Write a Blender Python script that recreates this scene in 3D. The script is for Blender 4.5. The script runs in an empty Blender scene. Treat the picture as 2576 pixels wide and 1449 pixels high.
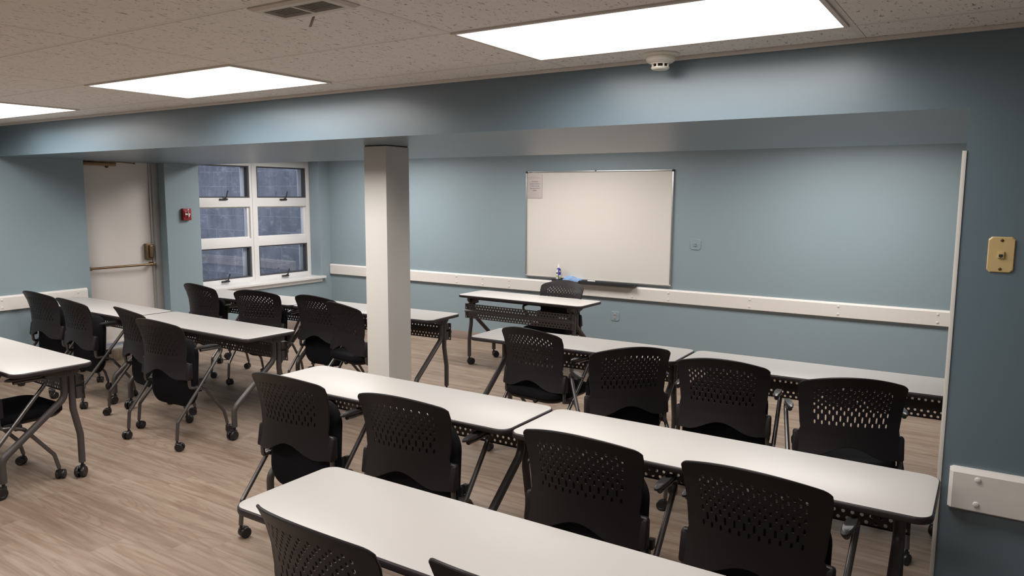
import bpy, bmesh, math, random
from mathutils import Vector, Matrix
PI = math.pi
rad = math.radians
random.seed(7)
SC = bpy.context.scene
COL = SC.collection

# ------------------------------------------------------------------ dimensions (metres)
B, C = 2.090, 2.371          # soffit underside, ceiling
SD, D = 2.097, 4.066         # soffit depth, back wall
L = 7.616                    # left wall at x = -L
TH = 0.737                   # table height
TW = 0.457                   # table depth

# ------------------------------------------------------------------ mesh helpers
class MB:
    def __init__(s):
        s.v = []; s.f = []; s.m = []
    def add(s, vs, fs, mi=0):
        o = len(s.v)
        s.v += [tuple(p) for p in vs]
        s.f += [tuple(i + o for i in f) for f in fs]
        s.m += [mi] * len(fs)
        return s
    def box(s, lo, hi, bev=0.0, seg=2, mi=0, mat=None):
        bm = bmesh.new()
        bmesh.ops.create_cube(bm, size=1.0)
        for v in bm.verts:
            v.co = Vector((lo[i] + (v.co[i] + .5) * (hi[i] - lo[i]) for i in range(3)))
        if bev > 0:
            bmesh.ops.bevel(bm, geom=bm.edges[:], offset=bev, segments=seg, profile=.6, affect='EDGES')
        bm.verts.index_update()
        vs = [mat @ v.co if mat else v.co.copy() for v in bm.verts]
        s.add(vs, [[v.index for v in f.verts] for f in bm.faces], mi)
        bm.free()
        return s
    def loft(s, rings, mi=0, cap0=True, cap1=True, closed=True):
        n = len(rings[0]); o = len(s.v)
        vs = [p for r in rings for p in r]; fs = []
        for k in range(len(rings) - 1):
            for i in range(n if closed else n - 1):
                j = (i + 1) % n
                fs.append((k * n + i, k * n + j, (k + 1) * n + j, (k + 1) * n + i))
        if cap0: fs.append(tuple(range(n - 1, -1, -1)))
        if cap1: fs.append(tuple((len(rings) - 1) * n + i for i in range(n)))
        return s.add(vs, fs, mi)
    def lathe(s, prof, n=24, mi=0, mat=None, cap=True):
        rings = []
        for r, z in prof:
            ring = [Vector((r * math.cos(2 * PI * i / n), r * math.sin(2 * PI * i / n), z)) for i in range(n)]
            rings.append([mat @ p if mat else p for p in ring])
        return s.loft(rings, mi, cap, cap)
    def tube(s, pts, r, n=12, bend=0.03, arc=6, mi=0, sx=1.0):
        P = [Vector(p) for p in pts]
        path = [P[0]]
        for i in range(1, len(P) - 1):
            a, b, c = P[i - 1], P[i], P[i + 1]
            d1 = (a - b); d2 = (c - b)
            ang = d1.angle(d2)
            if ang > rad(178): continue
            t = min(bend / math.tan(ang / 2), d1.length * .48, d2.length * .48)
            p1 = b + d1.normalized() * t; p2 = b + d2.normalized() * t
            for k in range(arc + 1):
                u = k / arc
                path.append(p1 * (1 - u) ** 2 + b * 2 * u * (1 - u) + p2 * u * u)
        path.append(P[-1])
        tg = []
        for i in range(len(path)):
            a = path[max(i - 1, 0)]; c = path[min(i + 1, len(path) - 1)]
            tg.append((c - a).normalized())
        nrm = tg[0].orthogonal().normalized()
        if abs(tg[0].z) < .99:
            nrm = tg[0].cross(Vector((0, 0, 1))).normalized()
        rings = []
        for p, t in zip(path, tg):
            nrm = (nrm - t * nrm.dot(t)).normalized()
            b = t.cross(nrm)
            rings.append([p + nrm * (r * sx * math.cos(2 * PI * k / n)) + b * (r * math.sin(2 * PI * k / n)) for k in range(n)])
        return s.loft(rings, mi)
    def build(s, name, mats, parent=None, smooth=40, loc=None):
        me = bpy.data.meshes.new(name)
        me.from_pydata(s.v, [], s.f)
        if not isinstance(mats, (list, tuple)): mats = [mats]
        for m in mats: me.materials.append(m)
        if len(mats) > 1: me.polygons.foreach_set('material_index', s.m)
        if smooth:
            me.polygons.foreach_set('use_smooth', [True] * len(me.polygons))
            me.set_sharp_from_angle(angle=rad(smooth))
        me.update()
        bm = bmesh.new(); bm.from_mesh(me)
        bmesh.ops.recalc_face_normals(bm, faces=bm.faces[:]); bm.to_mesh(me); bm.free()
        o = bpy.data.objects.new(name, me)
        COL.objects.link(o)
        if parent: o.parent = parent
        if loc: o.location = loc
        return o

def rrect(x0, x1, y0, y1, r, n=6, inset=0.0):
    x0 += inset; x1 -= inset; y0 += inset; y1 -= inset; r = max(r - inset, .0005)
    out = []
    for cx, cy, a in ((x1 - r, y1 - r, 0), (x0 + r, y1 - r, 90), (x0 + r, y0 + r, 180), (x1 - r, y0 + r, 270)):
        for k in range(n + 1):
            t = rad(a + 90 * k / n)
            out.append((cx + r * math.cos(t), cy + r * math.sin(t)))
    return out

def tag(o, label=None, cat=None, group=None, kind=None):
    if label: o['label'] = label
    if cat: o['category'] = cat
    if group: o['group'] = group
    if kind: o['kind'] = kind
    return o
def empty(name, loc, rz=0.0):
    o = bpy.data.objects.new(name, None)
    COL.objects.link(o); o.location = loc; o.rotation_euler = (0, 0, rz)
    o.empty_display_size = .1
    return o
def copy_tree(o, parent=None):
    c = o.copy(); COL.objects.link(c); c.parent = parent
    for ch in [x for x in o.children]:
        copy_tree(ch, c)
    return c
def struct(o): o['kind'] = 'structure'; return o

# ------------------------------------------------------------------ materials
def srgb(r, g, b):
    f = lambda c: c / 12.92 if c <= .04045 else ((c + .055) / 1.055) ** 2.4
    return (f(r / 255), f(g / 255), f(b / 255), 1)
class NT:
    def __init__(s, name):
        s.mat = bpy.data.materials.new(name); s.mat.use_nodes = True
        s.t = s.mat.node_tree; s.b = s.t.nodes['Principled BSDF']
    def n(s, typ, **kw):
        nd = s.t.nodes.new(typ)
        for k, v in kw.items():
            if hasattr(nd, k): setattr(nd, k, v)
            else: s.set(nd, k.replace('_', ' '), v)
        return nd
    def set(s, nd, key, v):
        inp = nd.inputs[key]
        if isinstance(v, bpy.types.NodeSocket): s.t.links.new(v, inp)
        else: inp.default_value = v
    def math(s, op, a, b=None, c=None):
        nd = s.t.nodes.new('ShaderNodeMath'); nd.operation = op
        for i, v in enumerate((a, b, c)):
            if v is None: continue
            if isinstance(v, bpy.types.NodeSocket): s.t.links.new(v, nd.inputs[i])
            else: nd.inputs[i].default_value = v
        return nd.outputs[0]
    def mix(s, f, a, b, mode='MIX'):
        nd = s.t.nodes.new('ShaderNodeMix'); nd.data_type = 'RGBA'; nd.blend_type = mode
        for k, v in ((0, f), (6, a), (7, b)):
            if isinstance(v, bpy.types.NodeSocket): s.t.links.new(v, nd.inputs[k])
            else: nd.inputs[k].default_value = v
        return nd.outputs[2]
    def ramp(s, f, stops):
        nd = s.t.nodes.new('ShaderNodeValToRGB')
        e = nd.color_ramp.elements
        while len(e) < len(stops): e.new(.5)
        for el, (p, c) in zip(e, stops):
            el.position = p; el.color = c if len(c) == 4 else (*c, 1)
        s.t.links.new(f, nd.inputs[0]); return nd.outputs[0]
    def bump(s, h, strength=.2, dist=.002):
        nd = s.n('ShaderNodeBump'); s.set(nd, 'Height', h); s.set(nd, 'Strength', strength); s.set(nd, 'Distance', dist)
        s.set(s.b, 'Normal', nd.outputs[0])
    def obj(s):
        return s.n('ShaderNodeTexCoord').outputs['Object']
    def scale(s, vec, sc, off=None):
        nd = s.n('ShaderNodeMapping'); s.set(nd, 'Vector', vec); s.set(nd, 'Scale', sc)
        if off is not None: s.set(nd, 'Location', off)
        return nd.outputs[0]
    def noise(s, vec, scale=5, detail=2, rough=.5, dist=0):
        nd = s.n('ShaderNodeTexNoise'); s.set(nd, 'Vector', vec); s.set(nd, 'Scale', scale); s.set(nd, 'Detail', detail)
        s.set(nd, 'Roughness', rough); s.set(nd, 'Distortion', dist); return nd.outputs[0]

def simple(name, col, rough=.5, metal=0.0, var=.04, nscale=30, bump=0.0, bscale=400, bdist=.0005, spec=.5, coat=0.0):
    k = NT(name); v = k.obj()
    nz = k.noise(v, nscale, 2)
    c0 = tuple(min(1, c * (1 - var)) for c in col[:3]) + (1,); c1 = tuple(min(1, c * (1 + var)) for c in col[:3]) + (1,)
    k.set(k.b, 'Base Color', k.mix(nz, c0, c1))
    k.set(k.b, 'Roughness', rough); k.set(k.b, 'Metallic', metal); k.set(k.b, 'Specular IOR Level', spec)
    if coat: k.set(k.b, 'Coat Weight', coat); k.set(k.b, 'Coat Roughness', .08)
    if bump: k.bump(k.noise(v, bscale, 2), bump, bdist)
    return k.mat

BLUE = (.268, .338, .374, 1)
def paint(name, col, rough=.42, spec=.4):
    k = NT(name); v = k.obj()
    k.set(k.b, 'Base Color', k.mix(k.noise(v, 1.2, 3), tuple(c * .985 for c in col[:3]) + (1,), tuple(c * 1.015 for c in col[:3]) + (1,)))
    k.set(k.b, 'Roughness', rough); k.set(k.b, 'Specular IOR Level', spec)
    h = k.math('ADD', k.math('MULTIPLY', k.noise(v, 5, 3), 1.0), k.math('MULTIPLY', k.noise(v, 220, 2), .12))
    k.bump(h, .22, .004)
    return k.mat
M = {}
M['blue'] = paint('blue_wall_paint', BLUE, .42, .4)
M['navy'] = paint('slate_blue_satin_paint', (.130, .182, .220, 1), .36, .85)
M['white_paint'] = simple('white_trim_paint', (.70, .665, .62, 1), .45, var=.02, bump=.15)
M['col_paint'] = simple('white_column_paint', (.72, .685, .64, 1), .5, var=.015, nscale=4, bump=.1, bscale=150)
M['rail'] = simple('white_rail_vinyl', (.78, .735, .69, 1), .5, var=.03, bump=.2, bscale=300)
M['cap'] = simple('white_cap_plastic', (.78, .74, .70, 1), .4)
M['door'] = simple('white_door_paint', (.72, .66, .62, 1), .5, var=.03, nscale=3, bump=.12, bscale=120)
M['frame_grey'] = simple('grey_door_frame_paint', (.40, .385, .37, 1), .45, var=.03)
M['window_white'] = simple('white_window_vinyl', (.75, .73, .72, 1), .4, var=.02)
M['gasket'] = simple('dark_window_gasket', (.06, .06, .068, 1), .5)
M['bronze'] = simple('aged_bronze_metal', (.20, .135, .075, 1), .35, .85, var=.12, nscale=12)
M['steel'] = simple('dull_steel_strip', (.55, .54, .53, 1), .35, .8)
M['dark'] = simple('dark_gap_shade_and_parts', (.02, .018, .017, 1), .8)  # near-black: stands for shade in gaps and the vent, also colours dark parts
M['laminate'] = simple('white_laminate', (.56, .53, .505, 1), .38, var=.02, nscale=600, spec=.4)
M['edge'] = simple('dark_edge_band', (.027, .0195, .021, 1), .42, var=.05)
M['leg'] = simple('taupe_powder_coat', (.074, .063, .060, 1), .42, .25, var=.05, nscale=200)
M['panel'] = simple('taupe_perforated_steel', (.088, .074, .070, 1), .45, .2, var=.05)
M['under'] = simple('dark_underside_board', (.035, .029, .029, 1), .7)
M['plastic'] = simple('black_chair_plastic', (.0150, .0118, .0128, 1), .48, var=.06, bump=.12, bscale=900, bdist=.0003, spec=.32)
M['fabric'] = simple('black_seat_fabric', (.0075, .007, .0085, 1), .95, var=.25, nscale=500, bump=.5, bscale=700, spec=.15)
M['tube'] = simple('gunmetal_chair_tube', (.135, .125, .122, 1), .27, .75, var=.04)
M['armpad'] = simple('grey_arm_pad', (.028, .026, .027, 1), .36, var=.08)
M['caster'] = simple('black_caster_nylon', (.012, .0105, .011, 1), .38, var=.05)
M['board'] = simple('whiteboard_enamel', (.735, .69, .635, 1), .36, var=.006, nscale=3, spec=.35)
M['alu'] = simple('brushed_aluminium', (.55, .55, .55, 1), .32, .9, var=.04)
M['black'] = simple('black_satin_plastic', (.018, .017, .019, 1), .45)
M['tray'] = simple('charcoal_tray', (.035, .035, .04, 1), .4)
M['ivory'] = simple('ivory_plastic', (.60, .44, .21, 1), .42, var=.05, nscale=60)
M['det'] = simple('cream_detector_plastic', (.86, .81, .71, 1), .45, var=.02)
M['red'] = simple('red_alarm_enamel', (.27, .012, .016, 1), .35, var=.08)
M['white'] = simple('white_plastic', (.80, .78, .76, 1), .4)
M['cloth'] = simple('light_blue_microfibre', (.24, .38, .62, 1), .9, var=.15, nscale=60, bump=.6, bscale=350)
M['bottleblue'] = simple('deep_blue_bottle', (.035, .035, .30, 1), .25)
M['green'] = simple('lime_label_ink', (.42, .55, .05, 1), .4)
M['ink'] = simple('black_print_ink', (.03, .028, .03, 1), .6)
M['paper'] = simple('notice_paper', (.86, .80, .76, 1), .6, var=.01)
M['base'] = simple('taupe_cove_base', (.30, .235, .20, 1), .55, var=.05)
M['bar'] = simple('ceiling_t_bar', (.72, .66, .61, 1), .5)
M['ventpaint'] = simple('vent_enamel', (.66, .60, .54, 1), .45)
M['socket'] = simple('socket_dark', (.02, .022, .022, 1), .6)
M['seam'] = simple('clear_sleeve_edge', (.45, .42, .41, 1), .3)

def floor_mat():
    k = NT('wood_plank_floor'); v = k.obj()
    sep = k.n('ShaderNodeSeparateXYZ'); k.set(sep, 'Vector', v)
    x, y = sep.outputs[0], sep.outputs[1]
    PW, PL = .178, 1.22
    row = k.math('FLOOR', k.math('DIVIDE', y, PW))
    wn = k.n('ShaderNodeTexWhiteNoise', noise_dimensions='1D'); k.set(wn, 'W', row)
    xs = k.math('ADD', x, k.math('MULTIPLY', wn.outputs[0], PL))
    colm = k.math('FLOOR', k.math('DIVIDE', xs, PL))
    idc = k.n('ShaderNodeCombineXYZ'); k.set(idc, 'X', row); k.set(idc, 'Y', colm)
    wn2 = k.n('ShaderNodeTexWhiteNoise', noise_dimensions='3D'); k.set(wn2, 'Vector', idc.outputs[0])
    rnd = wn2.outputs['Color']; rv = wn2.outputs['Value']
    off = k.n('ShaderNodeVectorMath', operation='SCALE'); k.set(off, 0, rnd); k.set(off, 'Scale', 23.0)
    base = k.n('ShaderNodeVectorMath', operation='ADD'); k.set(base, 0, v); k.set(base, 1, off.outputs[0])
    bv = base.outputs[0]
    n1 = k.noise(k.scale(bv, (.42, 4.3, 1)), 1.25, 2, .40, .35)          # broad cathedral field
    ring = k.math('FRACT', k.math('MULTIPLY', n1, 19.0))
    line = k.ramp(ring, [(0, (.9, .9, .9)), (.16, (.28, .28, .28)), (.45, (0, 0, 0)), (.80, (.0, .0, .0)), (1, (.75, .75, .75))])
    patch = k.noise(k.scale(bv, (.9, 6, 1)), 2.6, 3, .5, .3)
    fine = k.noise(k.scale(bv, (5, 150, 1)), 1.0, 3, .6)
    col = k.ramp(patch, [(.30, srgb(176, 158, 140)), (.5, srgb(186, 169, 152)), (.62, srgb(171, 149, 131)), (.75, srgb(191, 176, 160))])
    col = k.mix(k.math('MULTIPLY', line, .42), col, srgb(118, 97, 84))
    col = k.mix(k.math('MULTIPLY', k.math('SUBTRACT', fine, .5), .55), col, srgb(140, 120, 106))
    streak = k.noise(k.scale(bv, (.55, 17, 1)), 1.3, 3, .55, .2)
    col = k.mix(k.ramp(streak, [(.36, (.55, .55, .55)), (.5, (0, 0, 0))]), col, srgb(146, 122, 105))
    col = k.mix(k.ramp(streak, [(.54, (0, 0, 0)), (.70, (.5, .5, .5))]), col, srgb(202, 188, 172))
    hs = k.n('ShaderNodeHueSaturation'); k.set(hs, 'Color', col)
    k.set(hs, 'Value', k.math('ADD', .95, k.math('MULTIPLY', rv, .09)))
    col = hs.outputs[0]
    fy = k.math('FRACT', k.math('DIVIDE', y, PW)); fx = k.math('FRACT', k.math('DIVIDE', xs, PL))
    ey = k.math('LESS_THAN', k.math('MINIMUM', fy, k.math('SUBTRACT', 1.0, fy)), .006)
    ex = k.math('LESS_THAN', k.math('MINIMUM', fx, k.math('SUBTRACT', 1.0, fx)), .0009)
    seam = k.math('MAXIMUM', ey, ex)
    col = k.mix(k.math('MULTIPLY', seam, .22), col, srgb(96, 80, 70))
    col = k.mix(1.0, col, (.625, .582, .552, 1), 'MULTIPLY')
    k.set(k.b, 'Base Color', col)
    k.set(k.b, 'Roughness', k.math('ADD', .42, k.math('MULTIPLY', fine, .14)))
    k.set(k.b, 'Specular IOR Level', .4)
    k.bump(k.math('SUBTRACT', k.math('MULTIPLY', fine, .3), k.math('ADD', k.math('MULTIPLY', line, .15), seam)), .15, .0012)
    return k.mat
M['floor'] = floor_mat()

CX0, CXP = -.37, 1.303     # ceiling grid: cross bars at x = CX0 - n*CXP
CY0, CYP = -.262, .662     # main bars at y = CY0 - n*CYP
def ceil_mat():
    k = NT('fissured_ceiling_tile'); v = k.obj()
    sep = k.n('ShaderNodeSeparateXYZ'); k.set(sep, 'Vector', v)
    x, y = sep.outputs[0], sep.outputs[1]
    fx = k.math('FRACT', k.math('DIVIDE', k.math('SUBTRACT', x, CX0 - 20 * CXP), CXP))
    fy = k.math('FRACT', k.math('DIVIDE', k.math('SUBTRACT', y, CY0 - 20 * CYP), CYP))
    dx = k.math('MULTIPLY', k.math('MINIMUM', fx, k.math('SUBTRACT', 1., fx)), CXP)
    dy = k.math('MULTIPLY', k.math('MINIMUM', fy, k.math('SUBTRACT', 1., fy)), CYP)
    d = k.math('MINIMUM', dx, dy)
    bar = k.math('LESS_THAN', d, .011)
    sx_ = k.math('MULTIPLY', fx, CXP); sy_ = k.math('MULTIPLY', fy, CYP)
    d1 = k.math('MINIMUM', sx_, sy_)
    gap = k.math('MULTIPLY', k.math('GREATER_THAN', d1, .011), k.math('LESS_THAN', d1, .0132))
    fis = k.noise(k.scale(v, (95, 34, 1)), 1.0, 3, .6, .8)
    fis = k.ramp(fis, [(.335, (1, 1, 1)), (.39, (0, 0, 0))])
    dots = k.noise(v, 260, 1); dots = k.ramp(dots, [(.24, (1, 1, 1)), (.30, (0, 0, 0))])
    mot = k.noise(v, 45, 3)
    col = k.mix(mot, (.84, .80, .755, 1), (.90, .86, .815, 1))
    col = k.mix(k.math('MULTIPLY', k.math('MAXIMUM', fis, k.math('MULTIPLY', dots, .5)), .72), col, (.10, .085, .075, 1))
    col = k.mix(bar, col, (.80, .755, .71, 1))
    col = k.mix(k.math('MULTIPLY', gap, .8), col, (.05, .042, .038, 1))
    k.set(k.b, 'Base Color', col); k.set(k.b, 'Roughness', .9)
    k.bump(k.math('SUBTRACT', k.math('MULTIPLY', mot, .2), k.math('ADD', fis, gap)), .3, .002)
    return k.mat
M['ceiling'] = ceil_mat()

def emit_mat(name, col, strength):
    k = NT(name)
    nz = k.noise(k.obj(), 40, 1)
    k.set(k.b, 'Base Color', (.8, .8, .8, 1))
    k.set(k.b, 'Emission Color', k.mix(nz, col, tuple(c * .99 for c in col[:3]) + (1,)))
    k.set(k.b, 'Emission Strength', strength)
    return k.mat
LAMP = 2.8
M['lamp'] = emit_mat('lit_panel_diffuser', (1.0, .965, .92, 1), LAMP)

def block_mat():
    k = NT('weathered_block_wall'); v = k.obj()
    sep = k.n('ShaderNodeSeparateXYZ'); k.set(sep, 'Vector', v)
    cb = k.n('ShaderNodeCombineXYZ'); k.set(cb, 'X', sep.outputs[0]); k.set(cb, 'Y', sep.outputs[2])
    br = k.n('ShaderNodeTexBrick'); k.set(br, 'Vector', cb.outputs[0]); k.set(br, 'Scale', 1.0)
    k.set(br, 'Brick Width', .46); k.set(br, 'Row Height', .235); k.set(br, 'Mortar Size', .0045); k.set(br, 'Mortar Smooth', .2)
    k.set(br, 'Color1', (.20, .20, .215, 1)); k.set(br, 'Color2', (.27, .265, .275, 1)); k.set(br, 'Mortar', (.46, .46, .48, 1))
    st = k.noise(k.scale(v, (5, 5, 1.1)), 1.2, 4, .6, .1)
    st2 = k.noise(v, 38, 3, .6)
    big = k.noise(v, 2.2, 4, .6)
    col = k.mix(k.math('MULTIPLY', k.ramp(st, [(.36, (0, 0, 0)), (.68, (1, 1, 1))]), .6), br.outputs[0], (.40, .40, .43, 1))
    col = k.mix(k.ramp(big, [(.36, (.75, .75, .75)), (.56, (0, 0, 0))]), col, (.15, .15, .165, 1))
    col = k.mix(k.ramp(st2, [(.30, (.35, .35, .35)), (.50, (0, 0, 0))]), col, (.12, .12, .13, 1))
    edge = k.noise(k.scale(v, (3, 3, 6)), 1.6, 5, .65, .2)
    col = k.mix(k.ramp(edge, [(.55, (0, 0, 0)), (.72, (.5, .5, .5))]), col, (.62, .62, .64, 1))
    k.set(k.b, 'Base Color', col); k.set(k.b, 'Roughness', .9)
    k.bump(k.math('ADD', st2, k.math('MULTIPLY', br.outputs[1], -1.0)), .4, .006)
    return k.mat
M['block'] = block_mat()

def glass_mat():
    k = NT('window_glass')
    out = k.t.nodes['Material Output']
    tr = k.n('ShaderNodeBsdfTransparent'); k.set(tr, 'Color', (.90, .93, .97, 1))
    gl = k.n('ShaderNodeBsdfGlossy'); k.set(gl, 'Roughness', .02)
    fr = k.n('ShaderNodeFresnel'); k.set(fr, 'IOR', 1.45)
    nz = k.noise(k.obj(), 3, 2)
    k.set(gl, 'Color', k.mix(nz, (.95, .95, .95, 1), (1, 1, 1, 1)))
    mx = k.n('ShaderNodeMixShader'); k.set(mx, 0, fr.outputs[0]); k.set(mx, 1, tr.outputs[0]); k.set(mx, 2, gl.outputs[0])
    k.t.links.new(mx.outputs[0], out.inputs['Surface'])
    return k.mat
M['glass'] = glass_mat()
def sleeve_mat():
    k = NT('clear_sleeve_plastic')
    out = k.t.nodes['Material Output']
    tr = k.n('ShaderNodeBsdfTransparent'); k.set(tr, 'Color', (.96, .95, .96, 1))
    gl = k.n('ShaderNodeBsdfGlossy'); k.set(gl, 'Roughness', .07)
    fr = k.n('ShaderNodeFresnel'); k.set(fr, 'IOR', 1.5)
    k.set(gl, 'Color', k.mix(k.noise(k.obj(), 20, 2), (.9, .9, .9, 1), (1, 1, 1, 1)))
    mx = k.n('ShaderNodeMixShader'); k.set(mx, 0, fr.outputs[0]); k.set(mx, 1, tr.outputs[0]); k.set(mx, 2, gl.outputs[0])
    k.t.links.new(mx.outputs[0], out.inputs['Surface'])
    return k.mat
M['sleeve'] = sleeve_mat()

# ------------------------------------------------------------------ setting
FY, RX, BX = -6.2, 2.3, 1.35      # wall behind camera, right wall of front part, right wall of back part
def bstruct(name, boxes, mat, parent=None, bev=0):
    mb = MB()
    for lo, hi in boxes: mb.box(lo, hi, bev)
    o = mb.build(name, mat, parent, smooth=40 if bev else 0)
    if parent is None: struct(o)
    return o
bstruct('floor', [((-L - .6, FY - .1, -.1), (RX + .1, D + .1, 0))], M['floor'])
bstruct('ceiling', [((-L - .1, FY - .1, C), (RX + .1, 0.02, C + .08)), ((-L - .35, SD, C), (BX + .1, D + .1, C + .08))], M['ceiling'])
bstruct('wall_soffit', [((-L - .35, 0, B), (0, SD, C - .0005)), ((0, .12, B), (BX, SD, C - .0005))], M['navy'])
bstruct('wall_back', [((-L - .2, D, 0), (BX + .1, D + .12, C))], M['blue'])
DY0, DY1 = .785, 1.650            # door recess
WY0, WY1 = 2.070, 3.885           # window recess
WB, WT = .655, 2.20
RD = .19
bstruct('wall_left', [((-L - .35, FY, 0), (-L, DY0, C - .0005)), ((-L - .35, DY1, 0), (-L, WY0, B - .0005)), ((-L - .35, WY0, 0), (-L, WY1, WB - .034)),
                      ((-L - .35, WY1, 0), (-L, D, C - .0005)), ((-L - .35, SD, WT), (-L, WY1, C - .0005))], M['blue'])
bstruct('wall_front', [((-L - .35, FY - .12, 0), (RX + .1, FY, C))], M['blue'])
bstruct('wall_right', [((RX, FY, 0), (RX + .12, 0, C))], M['blue'])
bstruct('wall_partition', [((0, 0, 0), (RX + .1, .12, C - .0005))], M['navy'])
bstruct('wall_alcove', [((BX, .12, 0), (BX + .12, D, C))], M['blue'])
# white corner bead and ceiling angle strip
bstruct('trim_1', [((-.013, -.0045, 0), (.0015, .018, 1.935))], M['white_paint'], bev=.001)
bstruct('trim_2', [((-L, -.016, C - .0165), (RX, -.0005, C - .0005))], M['bar'], bev=.002)

def rail(name, lo, hi, axis, bolts):
    """thick board with chamfered top edge; axis = direction it faces"""
    z0, z1 = lo[2], hi[2]
    mb = MB(); ch = .016
    if axis == '-y':
        y0, y1 = lo[1], hi[1]   # y1 on wall
        prof = [(y1, z0), (y0 + .003, z0), (y0, z0 + .004), (y0, z1 - ch), (y0 + ch * .8, z1), (y1, z1)]
        mb.loft([[(lo[0], min(y1, y + .015) if y < y1 - .02 else y, z - (.006 if z == z1 else 0)) for y, z in prof], [(lo[0] + .013, y, z) for y, z in prof], [(hi[0], y, z) for y, z in prof]])
        fy = y0
    else:
        x0, x1 = lo[0], hi[0]   # x0 on wall
        prof = [(x0, z0), (x1 - .003, z0), (x1, z0 + .004), (x1, z1 - ch), (x1 - ch * .8, z1), (x0, z1)]
        mb.loft([[(x, lo[1], z) for x, z in prof], [(x, hi[1], z) for x, z in prof]])
    o = struct(mb.build(name, M['rail'], smooth=20))
    for k, (p, zz) in enumerate(bolts):
        c = MB()
        mt = (Matrix.Translation((p, lo[1], zz)) @ Matrix.Rotation(PI / 2, 4, 'X')) if axis == '-y' else \
             (Matrix.Translation((hi[0], p, zz)) @ Matrix.Rotation(PI / 2, 4, 'Y'))
        c.lathe([(.0105, -.001), (.0105, .002), (.009, .0045), (.0045, .006)], 14, mat=mt)
        c.build('bolt_cap', M['cap'], o)
    return o
bz = [(x, z) for x in (-5.41, -5.02, -4.64, -3.085, -2.683, -1.855, -1.057, -.265) for z in (.772, .702)]
rail('trim_3', (-L + .002, D - .030, .6706), (BX, D, .8074), '-y', bz)
rail('trim_4', (-L, FY, .6706), (-L + .03, .735, .8074), '+x', [(y, z) for y in (-.05, .64) for z in (.772, .70)])
rail('trim_5', (.028, -.030, .591), (RX, 0, .750), '-y', [(x, z) for x in (.121, .62, 1.1) for z in (.716, .621)])
def baseboard(name, lo, hi):
    return bstruct(name, [(lo, hi)], M['base'], bev=.003)
baseboard('baseboard_back', (-L + .006, D - .006, 0), (BX, D, .10))
baseboard('baseboard_left', (-L, FY, 0), (-L + .006, DY0 - .002, .10))
baseboard('baseboard_window', (-L, DY1 + .002, 0), (-L + .006, D - .007, .10))
baseboard('baseboard_partition', (.002, -.006, 0), (RX, 0, .10))

# support column
mb = MB()
mb.box((-3.517, .520, 0), (-3.318, .752, B - .006), .003)
mb2 = MB(); mb2.box((-3.511, .526, B - .006), (-3.324, .746, B))
col_o = mb.build('support_column', M['col_paint'])
mb2.build('top_gap', M['dark'], col_o, smooth=0)  # solid near-black filler painting the shade between column and soffit
tag(col_o, 'white square boxed column standing under the blue soffit, middle of the room', 'column')

# ------------------------------------------------------------------ door
door = struct(empty('door_1', (-L, (DY0 + DY1) / 2, 0)))
def dpart(name, mb, mat, parent=door, smooth=40):
    o = mb.build(name, mat, None, smooth)
    off = Vector((-L, (DY0 + DY1) / 2, 0))
    for v in o.data.vertices: v.co -= off
    o.parent = parent
    return o
DX = -L - .165
DZ = .150
dpart('door_leaf', MB().box((DX - .045, DY0 + .02, DZ + .012), (DX, 1.560, 2.24), .002), M['door'])
dpart('kick_sweep', MB().box((DX, DY0 + .04, DZ + .014), (DX + .006, 1.55, DZ + .05), .001), M['door'])
dpart('door_frame', MB().box((-L - .35, 1.567, .12), (DX + .02, DY1 - .001, B), .002).box((DX + .02, 1.583, .12), (DX + .042, DY1 - .001, B), .004), M['frame_grey'])
dpart('edge_gap', MB().box((DX - .03, 1.560, .14), (DX - .004, 1.567, B)), M['dark'])
dpart('strike_strip', MB().box((DX - .004, 1.5605, .16), (DX + .0215, 1.5668, B), 0), M['steel'])
th = dpart('threshold', MB().box((-L - .35, DY0 + .001, .118), (-L - .02, 1.567, .132), .003), M['frame_grey'])
dpart('step', MB().box((-L - .35, DY0 + .001, .0), (-L - .004, DY1 - .001, .118), .004), M['floor'])
# panic bar
mb = MB(); mb.tube([(DX + .075, DY0 + .05, .985), (DX + .075, 1.535, .985)], .0125, 14)
bar = dpart('push_bar', mb, M['bronze'])
mb = MB()
mb.box((DX, 1.470, 1.035), (DX + .045, 1.553, 1.212), .008, 3)
mb.box((DX + .045, 1.500, 1.055), (DX + .062, 1.548, 1.195), .012, 4)
dpart('latch_case', mb, M['bronze'])
mb = MB(); mb.box((DX, 1.515, .965), (DX + .09, 1.548, 1.005), .008, 3)
mb.box((DX, DY0 + .03, .965), (DX + .09, DY0 + .065, 1.005), .008, 3)
dpart('bar_arm', mb, M['bronze'])
# closer
mb = MB(); mb.box((DX, .83, 2.045), (DX + .055, 1.185, 2.083), .008, 3)
cl = dpart('closer_body', mb, M['bronze'])
mb = MB(); mb.lathe([(.012, 0), (.017, -.005), (.017, -.016), (.009, -.023)], 16, mat=Matrix.Translation((DX + .03, 1.095, 2.046)))
dpart('closer_valve', mb, M['bronze'])
mb = MB(); mb.tube([(DX + .04, 1.02, 2.092), (DX + .09, 1.21, 2.0865), (DX + .06, 1.375, 2.079)], .0055, 10, .01)
mb.tube([(DX + .03, .90, 2.089), (DX + .09, 1.18, 2.087)], .005, 8, .01)
mb.lathe([(.010, -.008), (.012, 0), (.010, .008)], 12, mat=Matrix.Translation((DX + .06, 1.375, 2.079)))
dpart('closer_arm', mb, M['bronze'])

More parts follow.
